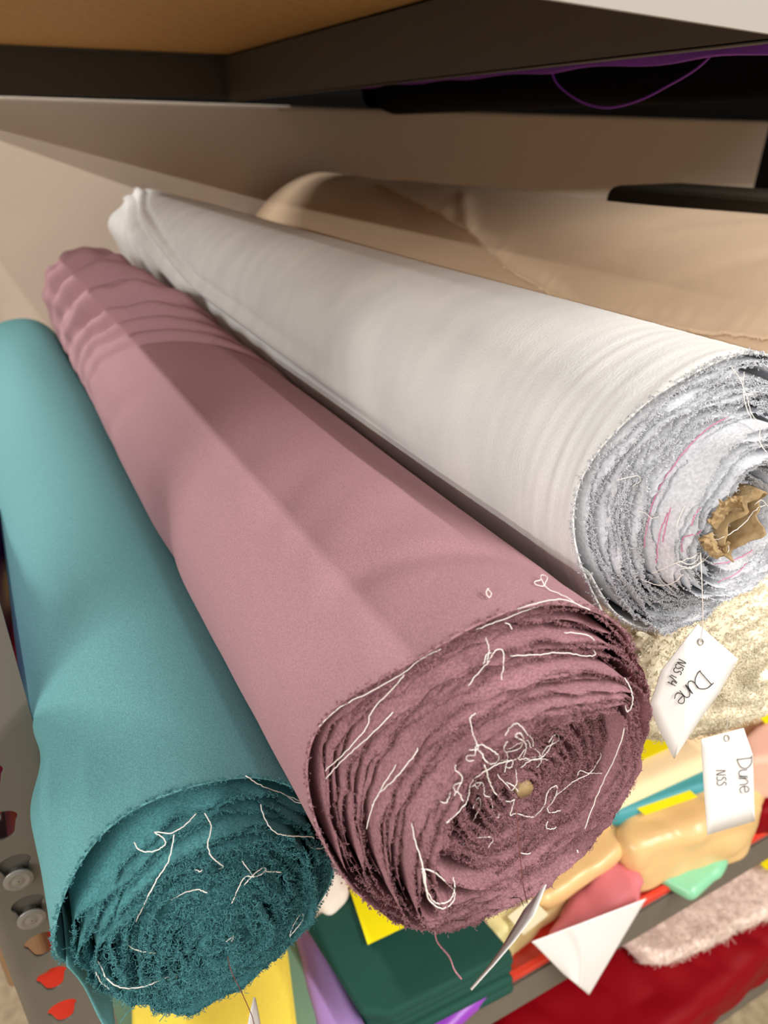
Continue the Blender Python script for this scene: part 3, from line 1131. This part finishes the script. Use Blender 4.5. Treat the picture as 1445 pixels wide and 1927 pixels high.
# purple tulle hanging just below the side rail, with a loose strand
tul = thing('tulle_drape', 'purple tulle hanging below the dark rail at upper right with one loose strand', 'tulle', (.66, .8, .05))
nU, nV = 60, 12
uu, vv = np.meshgrid(np.linspace(0, 1, nU), np.linspace(0, 1, nV))
Y = .36 + 1.0 * uu
zl = .0575 + .010 * uu
X = .63 + .05 * vv + .006 * np.sin(uu * 30 + vv * 5)
Zt = zl + .17 * vv + .0015 * np.sin(uu * 40)
V = np.stack([X, Y, Zt], -1).reshape(-1, 3)
o = obj('drape', V, grid_faces(nV, nU), M_TULLE, tul)
md = o.modifiers.new('cloth', 'SOLIDIFY')
md.thickness = .004
mb = MB()
mb.tube(spline([at(x, y, 'X', .64) for x, y in [(1035, 128), (1050, 160), (1090, 190), (1140, 203), (1200, 190), (1260, 160), (1310, 130), (1348, 95)]], 10), .0011, 6)
mb.build('loose_strand', M_TULLE, tul)

# purple satin hanging behind the left post
nU, nV = 40, 40
uu, vv = np.meshgrid(np.linspace(0, 1, nU), np.linspace(0, 1, nV))
X = -.101 + .058 * uu + .003 * np.sin(vv * 9) * uu
Y = .521 + .40 * uu ** 1.6 + .008 * np.sin(uu * 22 + vv * 2) * uu
Zt = -.30 - .10 * uu - vv * (.206 + .30 * np.clip((uu - .55) / .2, 0, 1))
V = np.stack([X, Y, Zt], -1).reshape(-1, 3)
o = obj('satin_cloth', V, grid_faces(nV, nU), M_PURPLE)
md = o.modifiers.new('cloth', 'SOLIDIFY')
md.thickness = .003
tag(o, 'purple satin hanging between the keyhole post and the teal roll', 'cloth')

mb = MB()
mb.box((-.185, .835, LS + .0015), (-.124, 1.15, -.86))
mb.box((-.185, .840, -.859), (-.128, 1.14, -.80))
o = mb.build('folded_fabric', mat('flange_shade_brown', srgb(132, 104, 74), .85), smooth=False, bevel=.01, seg=3)  # brown block added, its colour stands for shade inside the post flange
tag(o, 'added brown block standing in for the shaded post flange behind the keyholes', 'folded fabric')

# ------------------------------------------------------------------ folded fabrics on the lower shelf
def pack(name, poly, ztop, zbot, m, label=None, cat='folded fabric', parent=None, bev=.012, group=None, wrinkle=.0, seed=1, layers=0, rot=0.0, ext=0.0):
    """A folded slab of cloth whose top outline is poly (pixels seen on the plane z=ztop)."""
    T = np.array([at(x, y, 'Z', ztop) for x, y in poly])
    if np.cross(T[1] - T[0], T[2] - T[1])[2] < 0:
        T = T[::-1]
    bm = bmesh.new()
    zs = [zbot + (ztop - zbot) * i / max(layers, 1) for i in range(max(layers, 1) + 1)]
    vs = [bm.verts.new((p[0], p[1], zbot)) for p in T]
    f = bm.faces.new(vs[::-1])
    for a, b in zip(zs[:-1], zs[1:]):
        r = bmesh.ops.extrude_face_region(bm, geom=[f]) if a == zs[0] else None
    bm.free()
    n = len(T)
    mbk = MB()
    cen = T.mean(0)
    if layers:
        h = (ztop - zbot) / layers
        for i in range(layers):
            g = np.random.default_rng(seed + i)
            q = 1 + g.uniform(-.02, .01)
            A = cen + (T - cen) * q
            A = A + g.normal(size=(1, 3)) * np.array([.002, .002, 0])
            lo, hi = zbot + h * i, zbot + h * (i + 1) - h * .06
            mbk.add(np.vstack([np.c_[A[:, :2], np.full(n, lo)], np.c_[A[:, :2], np.full(n, hi)]]),
                    [(j, (j + 1) % n, n + (j + 1) % n, n + j) for j in range(n)] + [tuple(range(n))[::-1], tuple(range(n, 2 * n))])
        bev = min(bev, h * .42)
    else:
        mbk.add(np.vstack([np.c_[T[:, :2], np.full(n, zbot)], np.c_[T[:, :2], np.full(n, ztop)]]),
                [(j, (j + 1) % n, n + (j + 1) % n, n + j) for j in range(n)] + [tuple(range(n))[::-1], tuple(range(n, 2 * n))])
    o = mbk.build(name, m, parent, smooth=True, bevel=bev, seg=4)
    if wrinkle:
        # subdivide and crumple
        bpy.context.view_layer.update()
        dg = bpy.context.evaluated_depsgraph_get()
        me = bpy.data.meshes.new_from_object(o.evaluated_get(dg))
        o.modifiers.clear()
        bm = bmesh.new()
        bm.from_mesh(me)
        bmesh.ops.triangulate(bm, faces=[f for f in bm.faces if len(f.verts) > 4])
        for it in range(6):
            ed = [e for e in bm.edges if e.calc_length() > .012]
            if not ed or len(bm.verts) > 14000:
                break
            bmesh.ops.subdivide_edges(bm, edges=ed, cuts=1, use_grid_fill=True)
            bmesh.ops.triangulate(bm, faces=[f for f in bm.faces if len(f.verts) > 4])
        bm.normal_update()
        g1 = SinN(seed, 3, 20, 25, 110)
        co = np.array([v.co[:] for v in bm.verts])
        d = g1(co[:, 0], co[:, 1] * .6, co[:, 2] * 1.5)
        d = np.abs(d) - .7
        for v_, dd_ in zip(bm.verts, d):
            v_.co += v_.normal * float(dd_) * wrinkle
        bm.to_mesh(me)
        bm.free()
        me.polygons.foreach_set('use_smooth', [True] * len(me.polygons))
        o.data = me
    if label:
        tag(o, label, cat, group)
    return o


def film(name, quad, z, parent, seed=1, amp=.005):
    """crumpled clear plastic over a bundle"""
    A, B, Cc, D = [np.array(p, float) for p in quad]
    g1 = SinN(seed, 2, 22, 3, 16)
    V = []
    n = 40
    for i in range(n):
        t = i / (n - 1)
        for j in range(n):
            s = j / (n - 1)
            p = (A * (1 - s) + B * s) * (1 - t) + (D * (1 - s) + Cc * s) * t
            V.append(at(p[0], p[1], 'Z', z + amp + amp * float(abs(g1(s, t)) - .6)))
    o = obj(name, V, grid_faces(n, n), M_FILM, parent)
    return o


def card(name, poly, z, m, label, cat='card', th=.0012, parent=None, axis='Z', dz=None):
    T = np.array([at(x, y, axis, z) for x, y in poly])
    if dz is not None:
        for i, k in enumerate(dz):
            T[i] += np.array(k)
    n = len(T)
    off = np.array([0, 0, th]) if axis == 'Z' else np.array([0, th, 0])
    o = obj(name, np.vstack([T, T + off]), [(j, (j + 1) % n, n + (j + 1) % n, n + j) for j in range(n)] + [tuple(range(n))[::-1], tuple(range(n, 2 * n))], m, parent, smooth=False)
    if label:
        tag(o, label, cat)
    return o


sat = lambda n, c, r=.33, **k: mat(n, c, r, spec=.5, sheen=.15, **k)
M_YEL = mat('yellow_cotton', srgb(250, 224, 84), .8, grain=.06, gscale=300)
M_SAGE = mat('sage_cotton', srgb(118, 152, 128), .8)
M_LAV = sat('lavender_satin', srgb(180, 146, 214), .4)
M_DGRN = mat('dark_green_jersey', srgb(14, 66, 56), .75, sheen=.2)
M_PYEL = sat('pale_yellow_satin', srgb(238, 226, 162), .36)
M_TAN = sat('tan_satin', srgb(226, 188, 130), .3)
M_CREAM = mat('cream_cotton', srgb(250, 226, 180), .8)
M_AQUA = sat('aqua_cotton', srgb(64, 152, 160), .5)
M_PINK = mat('rose_jersey', srgb(218, 120, 128), .6)
M_MINT = sat('mint_satin', srgb(132, 200, 160), .3)
M_WINE = mat('wine_satin', srgb(128, 1, 15), .55, spec=.12)
M_BLUSH = mat('blush_cotton', srgb(226, 178, 156), .8)
M_FUR = mat('blush_fur', srgb(244, 228, 216), .95, spec=.03, var=srgb(232, 212, 198), vscale=40)
M_BROWN = mat('brown_red_fur', srgb(110, 62, 56), .9)
M_FILM = mat('clear_film', (.9, .95, .92, 1), .12, spec=.8, trans=1.0)
M_FILM.node_tree.nodes['Principled BSDF'].inputs['IOR'].default_value = 1.1
M_FILM.node_tree.nodes['Principled BSDF'].inputs['Alpha'].default_value = .28

L0 = LS + .0015
pack('folded_fabric', [(205, 1640), (545, 1660), (628, 1990), (205, 2060)], -1.075, L0, M_SAGE, 'sage green folded fabric under the yellow one at the bottom', layers=3)
pack('folded_fabric', [(246, 1640), (522, 1640), (564, 1980), (246, 2020)], -1.035, -1.074, M_YEL, 'bright yellow folded fabric below the teal roll', layers=2)
pack('folded_fabric', [(530, 1650), (575, 1690), (700, 1960), (612, 2010), (560, 1800)], -1.072, L0, M_LAV, 'shiny lavender folded satin left of the dark green bundle', wrinkle=.003, seed=5)
dgreen = thing('folded_fabric', 'dark green folded jersey in clear plastic under the mauve roll', 'folded fabric', (.3, .65, L0))
pack('cloth_stack', [(584, 1736), (660, 1670), (880, 1680), (975, 1790), (745, 1905), (690, 1900)], -1.03, L0 + .002, M_DGRN, parent=dgreen, layers=5, bev=.012, seed=9)
film('plastic_bag', [(735, 1915), (985, 1805), (955, 1730), (700, 1870)], -1.028, dgreen, 3, .008)
card('yellow_card', [(640, 1620), (655, 1665), (692, 1778), (797, 1728), (745, 1610)], -1.024, M_YELC, 'blank yellow card on the dark green folded jersey')
pack('folded_fabric', [(585, 1540), (668, 1545), (660, 1680), (618, 1722), (590, 1690)], -1.02, L0, mat('offwhite_cotton', srgb(232, 220, 206), .8), 'off-white folded cotton seen between the teal and mauve rolls', bev=.015)
pack('folded_fabric', [(860, 1690), (928, 1785), (1000, 1715), (1085, 1640), (1068, 1560), (900, 1600)], -1.04, L0, M_PYEL, 'pale yellow folded satin right of the dark green bundle', wrinkle=.004, seed=14)
card('label_card', [(955, 1725), (1000, 1690), (1032, 1722), (985, 1760)], -1.033, mat('cream_card', srgb(248, 240, 204), .6), 'small cream card on the pale yellow satin')
pack('folded_fabric', [(1060, 1530), (1165, 1490), (1212, 1556), (1140, 1625), (1028, 1694), (1002, 1682), (1055, 1620)], -1.02, -1.052, M_TAN, 'tan satin bundle sloping down beside the pale yellow satin', wrinkle=.003, seed=17, bev=.02)
pack('folded_fabric', [(1155, 1560), (1170, 1520), (1330, 1450), (1450, 1420), (1438, 1525), (1200, 1600)], -1.0, L0, M_TAN, 'tan satin folded bolt lying behind the lower white tag', wrinkle=.0035, seed=19, bev=.022)
card('yellow_strip', [(1196, 1520), (1292, 1483), (1312, 1500), (1214, 1534)], -.992, M_YELC, 'narrow yellow card strip on the tan satin bolt')
pack('folded_fabric', [(1132, 1520), (1330, 1420), (1460, 1380), (1460, 1430), (1345, 1470), (1165, 1532)], -.985, -1.06, M_AQUA, 'aqua folded cotton squeezed between the cream and tan bolts', layers=2)
pack('folded_fabric', [(1090, 1470), (1170, 1400), (1345, 1345), (1470, 1330), (1470, 1395), (1330, 1432), (1140, 1518)], -.965, -1.04, M_CREAM, 'cream folded cotton bolt under the cream fleece roll', bev=.02)
card('yellow_card', [(1166, 1450), (1176, 1345), (1228, 1340), (1260, 1408)], -.958, M_YELC, 'yellow card lying on the cream cotton bolt right of the mauve roll')
pack('folded_fabric', [(1395, 1385), (1440, 1350), (1490, 1350), (1490, 1425), (1412, 1432)], -.93, -1.03, M_BLUSH, 'blush pink folded cotton at the right edge above the wine fabric', wrinkle=.002)
card('yellow_card', [(1425, 1345), (1480, 1322), (1480, 1350), (1440, 1362)], -.92, M_YELC, 'yellow card corner under the cream fleece at the right edge')
pack('folded_fabric', [(1415, 1440), (1500, 1420), (1510, 1515), (1430, 1530)], -1.06, L0, M_WINE, 'wine red folded satin on the red shelf beside the lower tag')
pinkb = thing('folded_fabric', 'rose pink folded jersey in clear plastic above the white paper slip', 'folded fabric', (.55, .6, L0))
pack('cloth_stack', [(1022, 1765), (1060, 1695), (1130, 1622), (1180, 1595), (1214, 1650), (1206, 1690), (1100, 1745)], -1.055, L0 + .002, M_PINK, parent=pinkb, wrinkle=.006, seed=23, bev=.018)
film('plastic_bag', [(1050, 1760), (1210, 1690), (1185, 1600), (1070, 1690)], -1.05, pinkb, 5, .007)
# plastic highlights are real wrinkles of film
pack('folded_fabric', [(1225, 1640), (1330, 1600), (1385, 1580), (1360, 1640), (1306, 1684)], -1.10, L0, M_MINT, 'mint green satin corner peeking out under the tan bolt', wrinkle=.003, seed=29)
pack('folded_fabric', [(1412, 1500), (1440, 1508), (1448, 1530), (1420, 1548), (1400, 1540)], -1.09, L0, M_MINT, 'mint green satin edge right of the lower white tag', wrinkle=.002, seed=31)
pack('folded_fabric', [(735, 1935), (752, 1898), (800, 1880), (935, 1858), (845, 1938), (790, 1960)], -1.10, L0, M_PURPLE, 'purple satin strip along the shelf edge below the dark green bundle', wrinkle=.002, seed=33)
pack('folded_fabric', [(672, 1905), (712, 1890), (742, 1925), (700, 1960)], -1.09, L0, M_BROWN, 'dark brown-red fabric scrap below the dark green bundle', wrinkle=.004, seed=35)

# white paper slip hanging over the shelf beam
nU, nV = 40, 30
cor = [(1000, 1772), (1216, 1690), (1108, 1872), (1060, 1832)]
A, B, Cc, D = [np.array(p, float) for p in cor]
V = []
for i in range(nV):
    t = i / (nV - 1)
    for j in range(nU):
        s = j / (nU - 1)
        p = (A * (1 - s) + B * s) * (1 - t) + (D * (1 - s) + Cc * s) * t
        V.append(at(p[0], p[1], 'Y', PY - .022 - .010 * math.sin(s * 3) * t - .004 * math.exp(-((s - .35 - .3 * t) / .06) ** 2)))
o = obj('paper_slip', V, grid_faces(nV, nU), M_PAPER)
md = o.modifiers.new('paper', 'SOLIDIFY')
md.thickness = .0006
tag(o, 'blank white paper slip hanging from the rose pink bundle over the grey beam', 'paper slip')

# ------------------------------------------------------------------ bottom shelf
B0 = BS + .0005
pack('satin_bolt', [(850, 2080), (960, 1830), (1160, 1690), (1480, 1530), (1580, 1680), (1452, 1790), (1296, 1925), (1180, 2060)], -1.56, B0, M_WINE, 'dark red satin bolt on the bottom shelf', 'satin bolt', wrinkle=.004, seed=41, bev=.03)
fur = thing('fur_fabric', 'blush pink long pile fur fabric lying over the dark red satin', 'fur fabric', (.9, .6, -1.56))
fo2 = pack('backing', [(1130, 1720), (1212, 1796), (1262, 1803), (1330, 1775), (1400, 1735), (1500, 1690), (1560, 1540), (1440, 1500), (1250, 1600)], -1.525, -1.556, M_FUR, parent=fur, wrinkle=.004, seed=43, bev=.012)
me = fo2.data
co = np.empty(len(me.vertices) * 3)
me.vertices.foreach_get('co', co)
no = np.empty(len(me.vertices) * 3)
me.vertex_normals.foreach_get('vector', no)
off = np.array(fo2.location) + np.array(fur.location) - np.array([0, 0, EYE])
P = co.reshape(-1, 3) + off
NN = no.reshape(-1, 3) * .7 + np.array([0, -.5, -.1])
kk = NN[:, 2] > -.3
fringe('pile', P[kk], NN[kk], 14000, .008, .02, .0006, M_FUR, fur, 45, .9)
card('yellow_card', [(1418, 1612), (1470, 1585), (1480, 1640), (1440, 1636)], -1.50, M_YELC, 'yellow card on the blush fur fabric at the right edge')


# ------------------------------------------------------------------ hanging tags
STROKES = {
    'D': [[(.05, 0), (.0, 1)], [(-.15, 1), (.35, .95), (.7, .6), (.6, .2), (.2, 0), (0, 0)]],
    'u': [[(0, .6), (.02, .15), (.2, 0), (.4, .15), (.45, .6), (.45, 0)]],
    'n': [[(0, .6), (0, 0), (.05, .4), (.25, .6), (.42, .45), (.45, 0)]],
    'e': [[(0, .32), (.42, .36), (.35, .58), (.15, .6), (.0, .35), (.1, .05), (.3, 0), (.48, .12)]],
    'N': [[(0, 0), (.1, 1), (.45, 0), (.55, 1)]],
    'S': [[(.45, .95), (.2, 1), (.08, .75), (.35, .5), (.38, .15), (.15, 0), (-.05, .08)]],
    '1': [[(.1, 0), (.12, .7)]],
    '/': [[(0, -.1), (.35, 1.0)]],
    '4': [[(.1, 1), (.0, .45), (.45, .5)], [(.4, 1), (.35, 0)]],
    ' ': [],
}
ADV = {'D': .95, 'u': .65, 'n': .65, 'e': .6, 'N': .8, 'S': .6, '1': .3, '/': .45, '4': .6, ' ': .35}


def write(text, p0, d, size, f3, parent, rad=.0003, slant=0.0, shrink=1.0):
    """Handwritten strokes in pixel space starting at p0 along d; f3 lifts pixels onto the tag."""
    d = np.array(d, float)
    d /= np.linalg.norm(d)
    up = np.array([d[1], -d[0]])
    mbw = MB()
    x = 0.0
    for ch in text:
        for st in STROKES[ch]:
            pts = spline([np.array(p0) + d * (x + a + slant * b) * size + up * b * size for a, b in st], 5)
            mbw.tube([f3(*p) for p in pts], rad, 5)
        x += ADV[ch] * shrink
    return mbw.build('handwriting', M_INK, parent)


def hang_tag(label, outline, Yf, string_top, hole, words, sY):
    """outline: ordered pixel quad (4 sides as splines); Yf(x, y): distance into the scene."""
    t = thing('hanging_tag', label, 'tag', at(*hole, 'Y', Yf(*hole)))
    n = len(outline)
    O = np.array(outline, float)
    cen = O.mean(0)
    ring = []
    for i in range(n):
        a, b = O[i], O[(i + 1) % n]
        for s in np.linspace(0, 1, 10, endpoint=False):
            ring.append(a * (1 - s) + b * s)
    ring = np.array(ring)
    qs = [0, .25, .5, .75, 1]
    V = [at(*cen, 'Y', Yf(*cen))]
    for q in qs[1:]:
        for p in ring:
            x, y = cen + (p - cen) * q
            V.append(at(x, y, 'Y', Yf(x, y)))
    m_ = len(ring)
    F = [(0, 1 + (j + 1) % m_, 1 + j) for j in range(m_)]
    for k in range(len(qs) - 2):
        o0, o1 = 1 + k * m_, 1 + (k + 1) * m_
        F += [(o0 + j, o0 + (j + 1) % m_, o1 + (j + 1) % m_, o1 + j) for j in range(m_)]
    o = obj('tag_card', V, F, M_PAPER, t)
    md = o.modifiers.new('paper', 'SOLIDIFY')
    md.thickness = .0005
    md.offset = 0
    f3 = lambda x, y: at(x, y, 'Y', Yf(x, y) - .0009)
    for args in words:
        write(*args[:4], f3, o, **args[4])
    mbh = MB()
    hp = np.array([at(hole[0] + 5 * math.cos(a), hole[1] + 6 * math.sin(a), 'Y', Yf(*hole) - .0006) for a in np.linspace(0, 2 * math.pi, 15)])
    mbh.tube(hp, .0005, 5)
    mbh.build('eyelet', M_WHITEP, o)
    if string_top:
        P = spline([at(x, y, 'Y', yy) for x, y, yy in string_top] + [at(*hole, 'Y', Yf(*hole) - .001)], 8)
        mbs = MB()
        mbs.tube(P, .00028, 5)
        mbs.build('string', M_THREAD, t)
    return t


T1 = lambda x, y: .246 + .00012 * max(0, 1290 - x) - .00004 * (y - 1300)
hang_tag('upper white hanging tag lettered Dune, tilted in front of the cream fleece roll',
         [(1313, 1174), (1388, 1240), (1352, 1305), (1318, 1352), (1268, 1428), (1238, 1370), (1222, 1330), (1244, 1262), (1285, 1210)], T1,
         [(1318, 1040, .236), (1321, 1110, .232), (1322, 1175, .24)], (1318, 1208),
         [('Dune', (1318, 1262), (-.70, .68), 34, dict(shrink=.72, slant=.1)), ('NSS 1/4', (1277, 1240), (-.42, .90), 16, dict(shrink=.85))], .24)
T2 = lambda x, y: .285 - .00003 * (y - 1450) + .00003 * (x - 1370)
hang_tag('lower white hanging tag lettered Dune, upright in front of the tan satin bolt',
         [(1319, 1391), (1360, 1380), (1399, 1370), (1416, 1420), (1420, 1545), (1331, 1571), (1324, 1480)], T2,
         [(1370, 1330, .275), (1369, 1360, .272), (1367, 1378, .283)], (1367, 1389),
         [('Dune', (1388, 1428), (.08, 1), 27, dict(shrink=.86)), ('NSS', (1348, 1450), (.06, 1), 17, dict(shrink=.9))], .28)

# tag under the mauve roll, seen almost edge-on
t = thing('hanging_tag', 'white tag seen edge-on, hanging on a thread below the mauve roll', 'tag', at(985, 1700, 'Y', .21))
ax = [(1026, 1664), (1003, 1722), (968, 1768), (928, 1815), (886, 1862)]
bx = [(985, 1712), (966, 1745), (942, 1785), (915, 1822), (884, 1860)]
V = []
for i in range(5):
    p, q = np.array(ax[i], float), np.array(bx[i], float)
    for j in range(4):
        s = j / 3
        x, y = p * (1 - s) + q * s
        V.append(ray(x, y) * (.405 + .05 * s + .01 * i))
o = obj('tag_card', V, grid_faces(5, 4), M_PAPER, t)
md = o.modifiers.new('paper', 'SOLIDIFY')
md.thickness = .0006
mb = MB()
mb.tube(spline([at(970, 1500, 'Y', .213), at(976, 1580, 'Y', .200), at(984, 1660, 'Y', .195), ray(992, 1700) * .415], 8), .00028, 5)
mb.build('string', M_BROWN, t)
t = thing('hanging_tag', 'tip of a white tag hanging on a thread below the teal roll', 'tag', at(478, 1900, 'Y', .3))
ax = [(477, 1876), (470, 1905), (464, 1940), (462, 1980)]
bx = [(479, 1878), (485, 1905), (491, 1940), (496, 1980)]
V = []
for i in range(4):
    for j in range(4):
        s = j / 3
        x, y = np.array(ax[i]) * (1 - s) + np.array(bx[i]) * s
        V.append(ray(x, y) * (.56 + .03 * s))
o = obj('tag_card', V, grid_faces(4, 4), M_PAPER, t)
md = o.modifiers.new('paper', 'SOLIDIFY')
md.thickness = .0006
mb = MB()
mb.tube(spline([at(428, 1800, 'Y', .284), at(436, 1830, 'Y', .278), at(452, 1862, 'Y', .278), ray(474, 1912) * .555, ray(480, 1940) * .557], 8), .00028, 5)
mb.build('string', M_BROWN, t)
